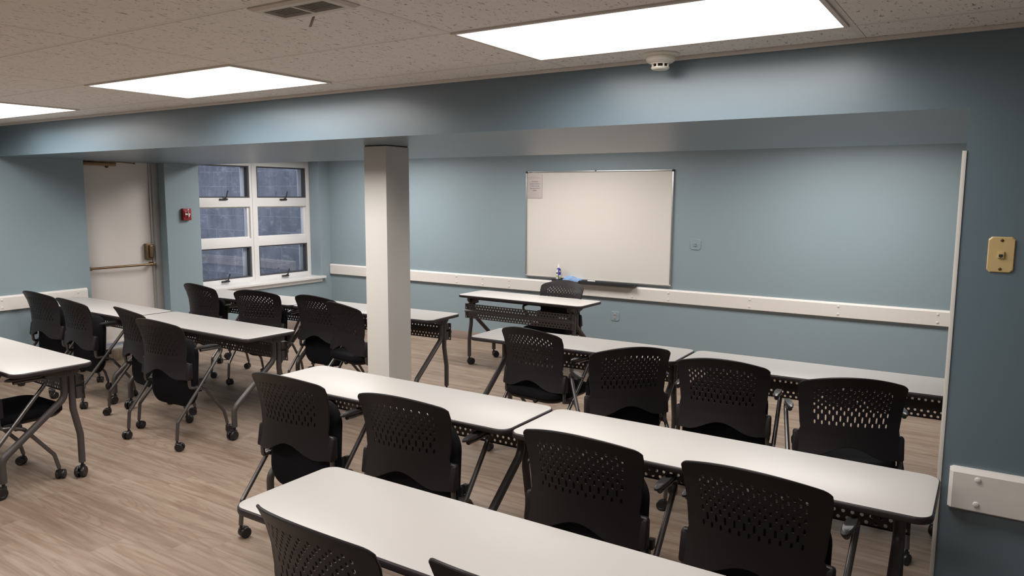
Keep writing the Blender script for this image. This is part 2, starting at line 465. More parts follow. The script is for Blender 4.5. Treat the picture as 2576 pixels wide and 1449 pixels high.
# ------------------------------------------------------------------ window
WX = -L - RD                      # room-side face of the window unit
win = struct(empty('window_1', (WX, (WY0 + WY1) / 2, WB)))
def wpart(name, mb, mat, parent=win, smooth=40):
    o = mb.build(name, mat, None, smooth)
    off = Vector((WX, (WY0 + WY1) / 2, WB))
    for v in o.data.vertices: v.co -= off
    o.parent = parent
    return o
cols = ((2.135, 2.912), (3.025, 3.828))
rows = ((.712, 1.100, True), (1.205, 1.600, False), (1.712, 2.108, True))
mb = MB()
F0, F1 = WX - .10, WX
mb.box((F0, WY0 + .001, WB), (F1, cols[0][0], WT), .003); mb.box((F0, cols[1][1], WB), (F1, WY1 - .001, WT), .003)
mb.box((F0, cols[0][1], WB), (F1, cols[1][0], WT), .003)
zs = [WB, .712, 1.100, 1.205, 1.600, 1.712, 2.108, WT]
for a, b in ((0, 1), (2, 3), (4, 5), (6, 7)):
    for c0, c1 in cols:
        mb.box((F0, c0 - .002, zs[a]), (F1 - .001, c1 + .002, zs[b]), .003)
for c0, c1 in cols:        # thin raised stops round the fixed panes
    z0, z1 = rows[1][0], rows[1][1]
    mb.box((F0 + .01, c1 - .028, z0 + .0205), (F1 - .03, c1 - .0005, z1 - .0005), .002); mb.box((F0 + .01, c0 + .0005, z0 + .0005), (F1 - .029, c1 - .0005, z0 + .020), .002)
mb.box((F1 - .004, 2.945, WB), (F1 + .008, 2.992, WT), .003)
wpart('window_frame', mb, M['window_white'])
for c0, c1 in cols:
    for z0, z1, vent in rows:
        w = .022
        mb = MB()
        X0, X1 = F1 - .070, F1 - (.012 if vent else .045)
        mb.box((X0, c0, z0), (X1, c0 + w, z1)); mb.box((X0, c1 - w, z0), (X1, c1, z1))
        mb.box((X0, c0 + w, z0), (X1, c1 - w, z0 + w * .7)); mb.box((X0, c0 + w, z1 - w * .7), (X1, c1 - w, z1))
        if vent:
            s = wpart('sash', mb, M['gasket'], smooth=0)
            m2 = MB()      # pale outer stile seen through the glass
            m2.box((X0 - .025, c1 - .070, z0 + .01), (X0 - .012, c1 - w - .004, z1 - .01), .002)
            m2.box((X0 - .028, c1 - .034, z0 + .01), (X0 - .006, c1 - w, z1 - .01), .002)
            wpart('outer_stile', m2, M['window_white'])
        else:
            s = wpart('fixed_stop', mb, M['window_white'], smooth=0)
        wpart('pane', MB().box((X0 + .010, c0 + w * .7, z0 + w * .6), (X0 + .014, c1 - w * .7, z1 - w * .6)), M['glass'], smooth=0)
for y, z, ln in ((2.523, 1.695, .085), (3.430, 1.690, .085), (2.505, .690, .075), (3.425, .684, .075)):
    mb = MB()
    mb.box((F1, y - .055, z - .010), (F1 + .022, y + .055, z + .010), .004, 2)
    mb.tube([(F1 + .02, y, z + .004), (F1 + .045, y + .012, z + .02), (F1 + .050, y + .035, z + ln + .02)], .0075, 10, .012, sx=1.5)
    wpart('window_handle', mb, M['black'])
sill = MB()
sill.box((F0, WY0 - .035, WB - .032), (-L + .055, WY1 + .045, WB), .004, 2)
wpart('window_sill', sill, M['window_white'])
wpart('sill_apron', MB().box((-L, WY0 - .02, WB - .078), (-L + .022, WY1 + .005, WB - .032), .003), M['window_white'])

# concrete block wall of the light well outside
bl = MB(); bl.box((-15.0, 4.55, -.2), (-L - .36, 4.85, 3.4))
struct(bl.build('wall_outside', M['block'], smooth=0))
bstruct('floor_outside', [((-15.0, 1.0, -.2), (-L - .36, 4.55, .25))], M['block'])

# ------------------------------------------------------------------ ceiling lights
POWER, SPREAD = 21.5, 166
def ceiling_light(x0, x1, y0, y1, label, power=POWER):
    t = empty('ceiling_light', ((x0 + x1) / 2, (y0 + y1) / 2, C))
    hx, hy = (x1 - x0) / 2, (y1 - y0) / 2
    fr = MB()
    o1 = [(-hx, -hy), (hx, -hy), (hx, hy), (-hx, hy)]
    w = .016
    i1 = [(-hx + w, -hy + w), (hx - w, -hy + w), (hx - w, hy - w), (-hx + w, hy - w)]
    z0, z1 = -.0075, -.0005
    rings = [[(x, y, z1) for x, y in o1], [(x, y, z0 + .002) for x, y in o1], [(x * .999, y * .999, z0) for x, y in o1], [(x, y, z0) for x, y in i1], [(x, y, z1) for x, y in i1]]
    fr.loft(rings + [rings[0]], cap0=False, cap1=False)
    fr.build('light_frame', M['bar'], t, smooth=20)
    MB().box((-hx + w, -hy + w, -.006), (hx - w, hy - w, -.002)).build('diffuser', M['lamp'], t, smooth=0)
    ld = bpy.data.lights.new('lamp', 'AREA'); ld.shape = 'RECTANGLE'; ld.size = 2 * (hx - w) - .01; ld.size_y = 2 * (hy - w) - .01
    ld.energy = power; ld.spread = rad(SPREAD); ld.color = (1.0, .968, .935)
    lo = bpy.data.objects.new('lamp', ld); COL.objects.link(lo); lo.parent = t; lo.location = (0, 0, -.008)
    return tag(t, label, 'ceiling light', 'lit ceiling panels')
def gx(n): return CX0 - n * CXP
YL0, YL1 = CY0 - CYP + .004, CY0 - .004
ceiling_light(gx(1) + .008, gx(0) - .008, YL0, YL1, 'largest lit ceiling panel, cut by the top edge beside the smoke detector')
ceiling_light(gx(3) + .008, gx(2) - .008, YL0, YL1, 'lit ceiling panel seen whole, between the vent and the soffit', 30.0)
ceiling_light(gx(5) + .008, gx(4) - .008, YL0, YL1, 'lit ceiling panel cut by the left edge of the photo', 32.0)
for n in (0, 2, 4):
    ceiling_light(gx(n + 1) + .008, gx(n) - .008, 2.55, 2.55 + CYP, 'lit ceiling panel hidden behind the soffit near the whiteboard wall, bay %s' % ('right', '', 'middle', '', 'left')[n], (40.0, 0, 27.0, 0, 50.0)[n])
for n in (0, 2, 4):
    ceiling_light(gx(n + 1) + .008, gx(n) - .008, CY0 - 5 * CYP + .004, CY0 - 4 * CYP - .004, 'lit ceiling panel behind the viewer, bay %s' % ('right', '', 'middle', '', 'left')[n], 26.0)
# ceiling vent
t = empty('ceiling_vent', (-1.83, -1.4875, C))
VX, VY = .175, .082
ox, oy = .140, .0475
mb = MB()
def ringq(hx, hy, z): return [(-hx, -hy, z), (hx, -hy, z), (hx, hy, z), (-hx, hy, z)]
mb.loft([ringq(VX, VY, -.0005), ringq(VX, VY, -.004), ringq(VX - .012, VY - .012, -.011), ringq(ox, oy, -.011), ringq(ox, oy, -.001)], cap0=False, cap1=False)
mb.box((-.006, -oy, -.0115), (.006, oy, -.004), .001)
mb.build('vent_frame', M['ventpaint'], t, smooth=20)
MB().box((-ox, -oy, -.0025), (ox, oy, -.001)).build('vent_opening', M['dark'], t, smooth=0)  # near-black sheet painted as the shaded duct behind the louvers
for side in (-1, 1):
    for k in range(9):
        y = -oy + .0055 + k * .0105
        c = MB(); x0, x1 = (-ox, -.006) if side < 0 else (.006, ox)
        c.loft([[(x, y - .0009, -.0098), (x, y + .0007, -.0098), (x, y + .0010, -.0110), (x, y - .0008, -.0113)] for x in (x0, x1)])
        c.build('louver_blade', M['ventpaint'], t, smooth=0)
mb = MB(); mb.box((-.006, .038, -.048), (.006, .041, -.008), .001, mat=Matrix.Translation((0, .012, 0)) @ Matrix.Rotation(rad(-24), 4, 'X'))
mb.build('vent_lever', M['ventpaint'], t)
tag(t, 'rectangular louvered vent with small lever in the ceiling at the top edge', 'vent')

# smoke detector
t = empty('smoke_detector', (-1.155, -.105, C))
MB().lathe([(.080, -.0005), (.080, -.004), (.074, -.010), (.060, -.012)], 40).build('mounting_plate', M['det'], t)
MB().lathe([(.060, -.012), (.062, -.016), (.061, -.030), (.052, -.037), (.043, -.040)], 40).build('housing', M['det'], t)
mb = MB()
mb.lathe([(.026, -.038), (.026, -.060)], 24)
mb.build('sensor_core', M['dark'], t)
mb = MB()
for k in range(8):
    a = 2 * PI * k / 8
    mt = Matrix.Rotation(a, 4, 'Z') @ Matrix.Translation((.035, 0, 0))
    mb.box((-.003, -.003, -.060), (.003, .003, -.038), .0005, mat=mt)
mb.lathe([(.043, -.0385), (.040, -.044), (.034, -.044), (.030, -.040)], 32)
mb.lathe([(.039, -.056), (.039, -.060), (.034, -.0655), (.012, -.067)], 32)
mb.build('sensor_cage', M['det'], t)
MB().box((.040, -.004, -.0395), (.046, .004, -.0375), .001).build('indicator_lamp', M['dark'], t)
tag(t, 'round cream smoke detector on the ceiling beside the largest light panel', 'smoke detector')

# ------------------------------------------------------------------ wall fittings
def octo(x0, x1, z0, z1, c):
    return [(x0 + c, z0), (x1 - c, z0), (x1, z0 + c), (x1, z1 - c), (x1 - c, z1), (x0 + c, z1), (x0, z1 - c), (x0, z0 + c)]
def plate(mb, w, h, c, t):
    rings = []
    for ins, y in ((0, 0), (0, -t * .5), (.003, -t)):
        rings.append([(x, y, z) for x, z in octo(-w / 2 + ins, w / 2 - ins, -h / 2 + ins, h / 2 - ins, c)])
    mb.loft(rings)
def screw(y, z, r=.004):
    return MB().lathe([(r, 0), (r, .0015), (r * .6, .0025)], 12, mat=Matrix.Translation((0, y, z)) @ Matrix.Rotation(PI / 2, 4, 'X'))
# ivory telephone plate on the near right wall
t = empty('telephone_jack_plate', (.1325, 0, 1.560))
mb = MB(); plate(mb, .083, .129, .010, .006); mb.build('plate', M['ivory'], t, smooth=20)
mb = MB(); mb.box((-.010, -.012, -.012), (.010, -.005, .012), .001); mb.build('jack_housing', M['ivory'], t)
mb = MB(); mb.box((-.0065, -.0126, -.008), (.0065, -.0115, .002)); mb.box((-.003, -.0126, -.0100), (.003, -.0115, -.008)); mb.build('jack_socket', M['socket'], t, smooth=0)
for z in (.052, -.052): screw(-.0058, z, .0055).build('screw', M['bronze'], t)
tag(t, 'ivory telephone jack plate with cut corners on the dark near right wall', 'wall plate')
# painted-over hook plate right of the whiteboard
t = empty('wall_jack_plate', (-2.424, D, 1.282))
mb = MB(); plate(mb, .112, .112, .018, .007); mb.build('plate', M['blue'], t, smooth=20)
mb = MB(); mb.lathe([(.007, 0), (.007, .012), (.004, .016)], 12, mat=Matrix.Translation((0, -.006, .006)) @ Matrix.Rotation(PI / 2, 4, 'X')); mb.box((-.009, -.020, -.018), (.009, -.007, -.002), .003); mb.build('peg', M['blue'], t)
tag(t, 'square wall plate painted the same blue as the wall, right of the whiteboard', 'wall plate')
# power outlet
t = empty('power_outlet', (-3.289, D, .472))
mb = MB(); plate(mb, .098, .104, .012, .006); mb.build('plate', M['blue'], t, smooth=20)
for z in (.020, -.020):
    mb = MB(); mb.lathe([(.016, 0), (.016, .003), (.014, .004)], 20, mat=Matrix.Translation((0, -.005, z)) @ Matrix.Rotation(PI / 2, 4, 'X'))
    r = mb.build('receptacle', M['frame_grey'], t)
    mb = MB()
    mb.box((-.0075, -.0098, z + .001), (-.0045, -.0088, z + .009)); mb.box((.0045, -.0098, z + .001), (.0075, -.0088, z + .009)); mb.box((-.0025, -.0098, z - .010), (.0025, -.0088, z - .005))
    mb.build('slots', M['socket'], r, smooth=0)
tag(t, 'painted power outlet low on the blue wall beneath the whiteboard', 'power outlet')
# fire alarm
t = empty('fire_alarm', (-L, 1.882, 1.528))
mb = MB(); mb.box((0, -.050, -.066), (.042, .050, .066), .005, 3); mb.build('case', M['red'], t)
mb = MB(); mb.box((.042, -.040, -.032), (.050, .040, .040), .004, 2); mb.build('pull_cover', M['red'], t)
mb = MB(); mb.box((.050, -.034, -.005), (.056, -.004, .010), .001); mb.box((.050, .008, -.005), (.056, .028, .010), .001); mb.build('pull_handle', M['white'], t)
mb = MB(); mb.box((.049, -.001, -.040), (.060, .005, .034), .002); mb.lathe([(.010, 0), (.010, .008), (.006, .010)], 14, mat=Matrix.Translation((.050, .010, -.020)) @ Matrix.Rotation(PI / 2, 4, 'Y')); mb.build('lock_rod', M['steel'], t)
mb = MB(); mb.lathe([(.007, 0), (.007, .003), (.004, .004)], 14, mat=Matrix.Translation((.042, .012, .053)) @ Matrix.Rotation(PI / 2, 4, 'Y')); mb.build('key_lock', M['white'], t)
tag(t, 'red fire alarm pull station on the wall between the door and the window', 'fire alarm')

# ------------------------------------------------------------------ whiteboard
WBX0, WBX1, WBZ0, WBZ1 = -4.420, -2.665, .836, 2.028
cx, cz = (WBX0 + WBX1) / 2, (WBZ0 + WBZ1) / 2
wb = empty('whiteboard', (cx, D, WBZ0))
hw, hh = (WBX1 - WBX0) / 2, WBZ1 - WBZ0
MB().box((-hw + .004, -.014, .004), (hw - .004, -.002, hh - .004)).build('board_surface', M['board'], wb, smooth=0)
mb = MB(); f = .014
mb.box((-hw, -.024, 0), (hw, -.001, f), .003); mb.box((-hw, -.024, hh - f), (hw, -.001, hh), .003)
mb.box((-hw, -.024, f), (-hw + f, -.001, hh - f), .003); mb.box((hw - f, -.024, f), (hw, -.001, hh - f), .003)
mb.build('board_frame', M['alu'], wb)
for sx in (-1, 1):
    for z in (0, hh):
        mb = MB(); s = .020
        x0, x1 = (sx * hw - (0 if sx < 0 else s), sx * hw + (s if sx < 0 else 0))
        z0, z1 = (z - .002, z + s) if z == 0 else (z - s, z + .002)
        mb.box((x0 - .002, -.027, z0), (x1 + .002, -.001, z1), .006, 3); mb.build('corner_cap', M['black'] if z else M['alu'], wb)
mb = MB(); mb.box((-.008, -.028, hh - .006), (.008, -.002, hh + .004), .002); mb.build('top_clip', M['black'], wb)
mb = MB(); mb.box((-hw + .035, -.0248, hh - .0105), (-hw + .085, -.0235, hh - .0045)); mb.build('maker_mark', M['ink'], wb, smooth=0)
tx0, tx1 = -4.03 - cx, -3.035 - cx
mb = MB()
prof = [(-.024, -.004), (-.085, -.004), (-.092, .004), (-.096, .002), (-.094, -.022), (-.085, -.026), (-.024, -.026)]
mb.loft([[(tx0, y, z) for y, z in prof], [(tx1, y, z) for y, z in prof]]); mb.build('marker_tray', M['tray'], wb, smooth=30)
tag(wb, 'large whiteboard with aluminium frame and dark marker tray on the back wall', 'whiteboard')
TZ = WBZ0 - .004      # tray surface

# notice in clear sleeve
nt = empty('notice_sheet', (-4.304, D - .0145, 1.862))
NW, NH = .094, .134
MB().box((-NW + .002, -.0012, -NH + .002), (NW - .002, -.0002, NH - .002)).build('paper', M['paper'], nt, smooth=0)
mb = MB(); nx, nz = 30, 44; vs = []; fs = []
for j in range(nz + 1):
    for i in range(nx + 1):
        u = i / nx; w = j / nz
        x = -NW + 2 * NW * u; z = -NH + 2 * NH * w
        e = min(1, min(u, 1 - u) * 8)
        bulge = .0035 * math.exp(-((w - .86 - .06 * math.sin(u * 3 + .3)) / .035) ** 2) + .003 * math.exp(-((w - .69 - .05 * math.sin(u * 2.6)) / .03) ** 2)
        vs.append((x, -.0026 - bulge * e * (1 + .3 * math.sin(u * 14)), z))
for j in range(nz):
    for i in range(nx):
        a = j * (nx + 1) + i; fs.append((a, a + 1, a + nx + 2, a + nx + 1))
mb.add(vs, fs); mb.build('clear_sleeve', M['sleeve'], nt, smooth=180)
mb = MB(); w = .0012
mb.box((-NW, -.0032, -NH), (NW, -.0012, -NH + w)); mb.box((NW - w, -.0032, -NH), (NW, -.0012, NH)); mb.build('sleeve_seam', M['seam'], nt, smooth=0)
def text_mesh(name, body, size, loc, mat, parent, rot=(PI / 2, 0, 0)):
    cu = bpy.data.curves.new(name, 'FONT'); cu.body = body; cu.size = size; cu.align_x = 'CENTER'; cu.extrude = .0001
    o = bpy.data.objects.new(name, cu); COL.objects.link(o)
    dg = bpy.context.evaluated_depsgraph_get()
    me = bpy.data.meshes.new_from_object(o.evaluated_get(dg))
    bpy.data.objects.remove(o); bpy.data.curves.remove(cu)
    me.materials.clear(); me.materials.append(mat)
    n = bpy.data.objects.new(name, me); COL.objects.link(n); n.parent = parent; n.location = loc; n.rotation_euler = rot
    return n
for k, tx in enumerate(('To clean and', 'preserve material on', 'the Board, use only', 'The products that are', 'Supplied')):
    text_mesh('printed_line', tx, .0150, (-.004, -.0014, .048 - .0245 * k), M['ink'], nt)
tag(nt, 'printed notice in a clear sleeve on the top left corner of the whiteboard', 'notice')

# spray bottle
sb = empty('spray_bottle', (-3.962, D - .060, TZ), rad(75))
def rr3(w, d, r, z, n=5): return [(x, y, z) for x, y in rrect(-w, w, -d, d, r, n)]
MB().loft([rr3(.020, .016, .006, 0), rr3(.022, .018, .007, .003), rr3(.022, .018, .007, .108), rr3(.018, .015, .008, .120), rr3(.009, .009, .0088, .126), rr3(.009, .009, .0088, .130)]).build('bottle_body', M['bottleblue'], sb)
mb = MB(); mb.lathe([(.0105, .129), (.0105, .141), (.008, .144), (.007, .156), (.0045, .159), (.0045, .172), (.003, .174)], 18)
mb.tube([(0, 0, .166), (0, -.011, .168)], .003, 8); mb.build('spray_nozzle', M['white'], sb)
for nm, a, wd, off in (('front_label', 0, .021, .0183), ('side_label', -90, .017, .0223)):
    mt = Matrix.Rotation(rad(a), 4, 'Z')
    o = None
    m1 = MB()
    if nm == 'front_label':
        m1.box((-wd * .6, -off - .0004, .010), (wd * .75, -off + .001, .052), 0, mat=mt); m1.box((-.006, -off - .0004, .082), (.010, -off + .001, .100), 0, mat=mt)
        g = MB().box((-wd * .5, -off - .0008, .010), (wd * .6, -off + .001, .030), 0, mat=mt)
    else:
        m1.box((-wd * .85, -off - .0004, .006), (wd * .85, -off + .001, .112), 0, mat=mt)
        g = MB().box((-wd * .7, -off - .0008, .030), (wd * .7, -off + .001, .046), 0, mat=mt)
    o = m1.build(nm, M['white'], sb, smooth=0)
    g.build('colour_band', M['green'], o, smooth=0)
    if nm == 'side_label':
        MB().box((-wd * .7, -off - .0008, .064), (wd * .7, -off + .001, .080), 0, mat=mt).build('dark_band', M['ink'], o, smooth=0)
tag(sb, 'small blue and white spray bottle standing on the whiteboard tray', 'bottle')

# cloth draped on the tray
mb = MB(); nx, ny = 36, 22; top = []; bot = []
rnd = random.Random(3)
ph = [rnd.uniform(0, 6) for _ in range(6)]
for j in range(ny + 1):
    for i in range(nx + 1):
        u = i / nx; w = j / ny                      # w: 0 = back of tray, 1 = hanging front
        x = (u - .5) * .205 + .012 * math.sin(w * 4 + ph[0]) * (u - .5)
        env = max(0, math.sin(PI * min(1, max(0, u * 1.0)))) ** .45
        hgt = .046 * env * (1 - .45 * u) + .008 * math.sin(u * 17 + w * 5 + ph[1]) * env + .006 * math.sin(u * 7 - w * 9 + ph[2]) * env
        if w < .55:
            y = .046 - w / .55 * .072; z = hgt * math.sin(PI * (.12 + .65 * w / .55)) + .003
        else:
            q = (w - .55) / .45
            drop = .026 + .012 * math.sin(u * 9 + ph[3])
            y = -.026 - .012 * math.sin(q * PI * .5) - .004 * math.sin(u * 20 + ph[4]) - .008
            z = (hgt * math.sin(PI * .77) + .003) * (1 - q) - (drop - .006) * q * (.6 + .4 * env)
            if y > -.040: y -= .004
        top.append(Vector((x, y, z)))
N = (nx + 1)
fs = []
for j in range(ny):
    for i in range(nx):
        a = j * N + i; fs.append((a, a + 1, a + N + 1, a + N))
mb.add(top, fs)
clo = mb.build('cleaning_cloth', M['cloth'], smooth=180)
clo.location = (-3.785, D - .066, TZ + .0015)
md = clo.modifiers.new('thick', 'SOLIDIFY'); md.thickness = .003; md.offset = 1
tag(clo, 'crumpled light blue cleaning cloth lying over the whiteboard tray edge', 'cloth')
# marker
mk = empty('dry_erase_marker', (-3.575, D - .050, TZ + .0078))
ry = Matrix.Rotation(PI / 2, 4, 'Y')
MB().lathe([(.0055, -.028), (.0075, -.027), (.0075, .060), (.006, .062)], 16, mat=ry).build('marker_barrel', M['white'], mk)
MB().lathe([(.006, -.062), (.0078, -.060), (.0078, -.027), (.0070, -.026)], 16, mat=ry).build('marker_cap', M['black'], mk)
tag(mk, 'white marker with black cap lying on the whiteboard tray', 'marker')

# ------------------------------------------------------------------ casters
def caster_mesh(name, R, wid, stem, brake=False):
    mb = MB()
    ry = Matrix.Rotation(PI / 2, 4, 'Y')
    off = R * .62                                   # trail
    for s in (-1, 1):
        x0 = s * wid * .10; x1 = s * wid * .5
        mt = Matrix.Translation(((x0 + x1) / 2, -off, R)) @ ry
        h = abs(x1 - x0) / 2
        mb.lathe([(R * .45, -h), (R * .9, -h), (R, -h * .6), (R, h * .45), (R * .90, h * .92), (R * .55, h * .98), (R * .5, h * .85)], 22, mat=mt)
    # hood between and over the wheels
    n = 12; rings = []
    for k in range(n + 1):
        a = rad(-15 + 150 * k / n)
        c, s_ = math.cos(a), math.sin(a)
        r0, r1 = R * .55, R * 1.04
        rings.append([(-wid * .13, -off + c * r0, R + s_ * r0), (wid * .13, -off + c * r0, R + s_ * r0), (wid * .13, -off + c * r1, R + s_ * r1), (-wid * .13, -off + c * r1, R + s_ * r1)])
    mb.loft(rings)
    mb.lathe([(R * .42, R * 1.02), (R * .46, R * 1.2), (R * .46, R * 1.95), (R * .36, R * 2.02)], 14, mat=Matrix.Translation((0, 0, 0)))
    mb.lathe([(R * .26, R * 1.9), (R * .26, stem)], 12)
    if brake:
        mb.box((-wid * .16, -off - R * 1.28, R * 1.0), (wid * .16, -off - R * .6, R * 1.22), .002, mat=Matrix.Translation((0, 0, 0)))
    return mb
CASTER = {}
def add_caster(kind, loc, rz, parent):
    if kind not in CASTER:
        o = {'chair': caster_mesh('caster', .0285, .050, .080), 'table': caster_mesh('caster', .035, .056, .094), 'brake': caster_mesh('caster', .035, .056, .094, True)}[kind].build('caster', M['caster'], parent)
        CASTER[kind] = o.data
    else:
        o = bpy.data.objects.new('caster', CASTER[kind]); COL.objects.link(o); o.parent = parent
    o.location = loc; o.rotation_euler = (0, 0, rz)
    return o

# ------------------------------------------------------------------ tables
TCACHE = {}
def perforated(mb, x0, x1, y, z0, z1, nrow, pitch, r, t=.002):
    """flat band with staggered round holes, built cell by cell"""
    ncell = int((x1 - x0) / pitch)
    pitch = (x1 - x0) / ncell
    hz = (z1 - z0) / nrow
    for row in range(nrow):
        zc0 = z0 + row * hz; zc1 = zc0 + hz; zc = (zc0 + zc1) / 2
        shift = .5 if row % 2 else 0
        cells = []
        if shift: cells.append((x0, x0 + pitch / 2, False))
        n = ncell - (1 if shift else 0)
        for k in range(n):
            a = x0 + (k + shift) * pitch; cells.append((a, a + pitch, True))
        if shift: cells.append((x1 - pitch / 2, x1, False))
        for a, b, hole in cells:
            if not hole:
                mb.box((a, y - t / 2, zc0), (b, y + t / 2, zc1)); continue
            xc = (a + b) / 2; vs = []; fs = []
            out = [(b, zc), (b, zc1), (xc, zc1), (a, zc1), (a, zc), (a, zc0), (xc, zc0), (b, zc0)]
            for yy in (y - t / 2, y + t / 2):
                vs += [(x, yy, z) for x, z in out]
                vs += [(xc + r * math.cos(PI / 4 * q), yy, zc + r * math.sin(PI / 4 * q)) for q in range(8)]
            for q in range(8):
                p = (q + 1) % 8
                fs.append((q, p, 8 + p, 8 + q)); fs.append((16 + q, 24 + q, 24 + p, 16 + p)); fs.append((8 + q, 8 + p, 24 + p, 24 + q))
            mb.add(vs, fs)
def make_table(length):
    """local frame: origin on the floor under the table centre, +y = away from the sitters"""
    h = length / 2; w = TW / 2
    root = empty('training_table', (0, 0, 0))
    mb = MB(); rings = []
    for ins, z in ((.008, TH - .027), (.002, TH - .025), (.0, TH - .020), (.0, TH - .008), (.0022, TH - .0025), (.006, TH - .0006)):
        rings.append([(x, y, z) for x, y in rrect(-h, h, -w, w, .058, 8, ins)])
    mb.loft(rings); mb.build('edge_band', M['edge'], root, smooth=60)
    mb = MB()
    mb.loft([[(x, y, z) for x, y in rrect(-h, h, -w, w, .058, 8, ins)] for ins, z in ((.0065, TH - .003), (.0065, TH - .0003), (.0075, TH))])
    mb.build('tabletop', M['laminate'], root, smooth=20)
    lx = h - .118
    v = lambda q: q - w        # distance from the sitters' edge -> local y
    for s in (-1, 1):
        x = s * lx
        mb = MB(); mb.tube([(x, v(.318), TH - .05), (x, v(.318), .520), (x, v(-.045), .225), (x, v(-.045), .090)], .0205, 14, .075, 8)
        mb.build('rear_leg', M['leg'], root)
        mb = MB(); mb.tube([(x, v(.362), TH - .05), (x, v(.362), .440), (x, v(.395), .270), (x, v(.395), .090)], .0195, 14, .09, 8)
        mb.build('front_leg', M['leg'], root)
        add_caster('table', (x, v(-.045), 0), random.uniform(-.8, .8) + (PI if random.random() < .4 else 0), root)
        add_caster('brake', (x, v(.395), 0), random.uniform(-.9, .9), root)
        mb = MB()   # gusset carrying the flip hinge
        prof = [(v(.16), TH - .027), (v(.41), TH - .027), (v(.41), TH - .060), (v(.385), TH - .085), (v(.30), TH - .085), (v(.18), TH - .050)]
        mb.loft([[(x - .014, y, z) for y, z in prof], [(x + .014, y, z) for y, z in prof]])
        mb.box((x - s * .014 - .0, v(.33), TH - .085), (x - s * .075, v(.375), TH - .027), .002) if s < 0 else mb.box((x - .075, v(.33), TH - .085), (x - .014, v(.375), TH - .027), .002)
        mb.build('flip_bracket', M['panel'], root, smooth=20)
        mb = MB()
        mb.box((x - .012, v(.382), .500), (x + .012, v(.425), .575), .002); mb.box((x - .012, v(.382), .590), (x + .012, v(.425), .648), .002)
        mb.build('panel_bracket', M['leg'], root, smooth=20)
    mb = MB(); mb.box((-lx + .014, v(.20), TH - .072), (lx - .014, v(.25), TH - .027), .003); mb.build('support_beam', M['under'], root)
    px = h - .088
    y = v(.424)
    mb = MB()
    perforated(mb, -px, px, y, .500, .552, 2, .0335, .0074)
    perforated(mb, -px, px, y, .590, .645, 2, .0335, .0074)
    mb.box((-px, y - .001, .552), (px, y + .001, .590))
    mb.loft([[(-px, y + .001, .556), (-px, y + .010, .562), (-px, y + .010, .576), (-px, y + .001, .584)], [(px, y + .001, .556), (px, y + .010, .562), (px, y + .010, .576), (px, y + .001, .584)]])
    mb.box((-px, y - .006, .498), (px, y + .001, .500)); mb.box((-px, y - .006, .645), (px, y + .001, .647))
    mb.build('modesty_panel', M['panel'], root, smooth=0)
    return root
def table(x0, x1, ynear, ang, label, group, flip=False, piv=-3.0):
    """x0..x1 along the row axis; ynear = near edge at x = -3; ang = row rotation"""
    ln = round(x1 - x0, 3)
    if ln in TCACHE: t = copy_tree(TCACHE[ln])
    else: t = make_table(ln); TCACHE[ln] = t
    u = (x0 + x1) / 2 - piv; w = TW / 2
    c, s = math.cos(ang), math.sin(ang)
    t.location = (piv + u * c - w * s, ynear + u * s + w * c, 0)
    t.rotation_euler = (0, 0, ang + (PI if flip else 0))
    return tag(t, label, 'table', group)
LEN = 1.615
G = 'white topped training tables'
table(-4.555, -3.091, 2.881, -.0193, "white teacher's table with its perforated panel facing the room, before the whiteboard", G, True)
table(-3.080, -1.520, 1.110, .0211, 'left white table of the row nearest the whiteboard wall', G)
table(-1.508, .085, 1.110, .0211, 'right white table of the row nearest the whiteboard wall, end hidden by the near wall', G)
table(-3.273, -1.6325, -.585, .0028, 'left white table of the middle right row, in front of the column', G)
table(-1.620, .010, -.590, .0028, 'right white table of the middle right row, its corner touching the near wall edge', G)
table(-3.7407 - 1.60, -3.7407, 1.5165, .0484, 'white table of the window row whose end shows past the column', G)
table(-3.7527 - 1.60 - 1.46, -3.7527 - 1.60, 1.5165, .0484, 'white table right below the window sill', G)
table(-4.2955 - LEN, -4.2955, .0926, -.0199, 'right white table of the long left row, end in open floor', G)
table(-4.3075 - 2 * LEN, -4.3075 - LEN, .0926, -.0199, 'left white table of the long left row, reaching the white exit door', G)
table(-4.500 - LEN, -4.500, -1.355, -.0346, 'white table cut by the left edge of the photo', G)
table(-1.9624, -1.9624 + 1.64, -1.748, .0012, 'nearest white table, cut by the bottom edge of the photo', G)

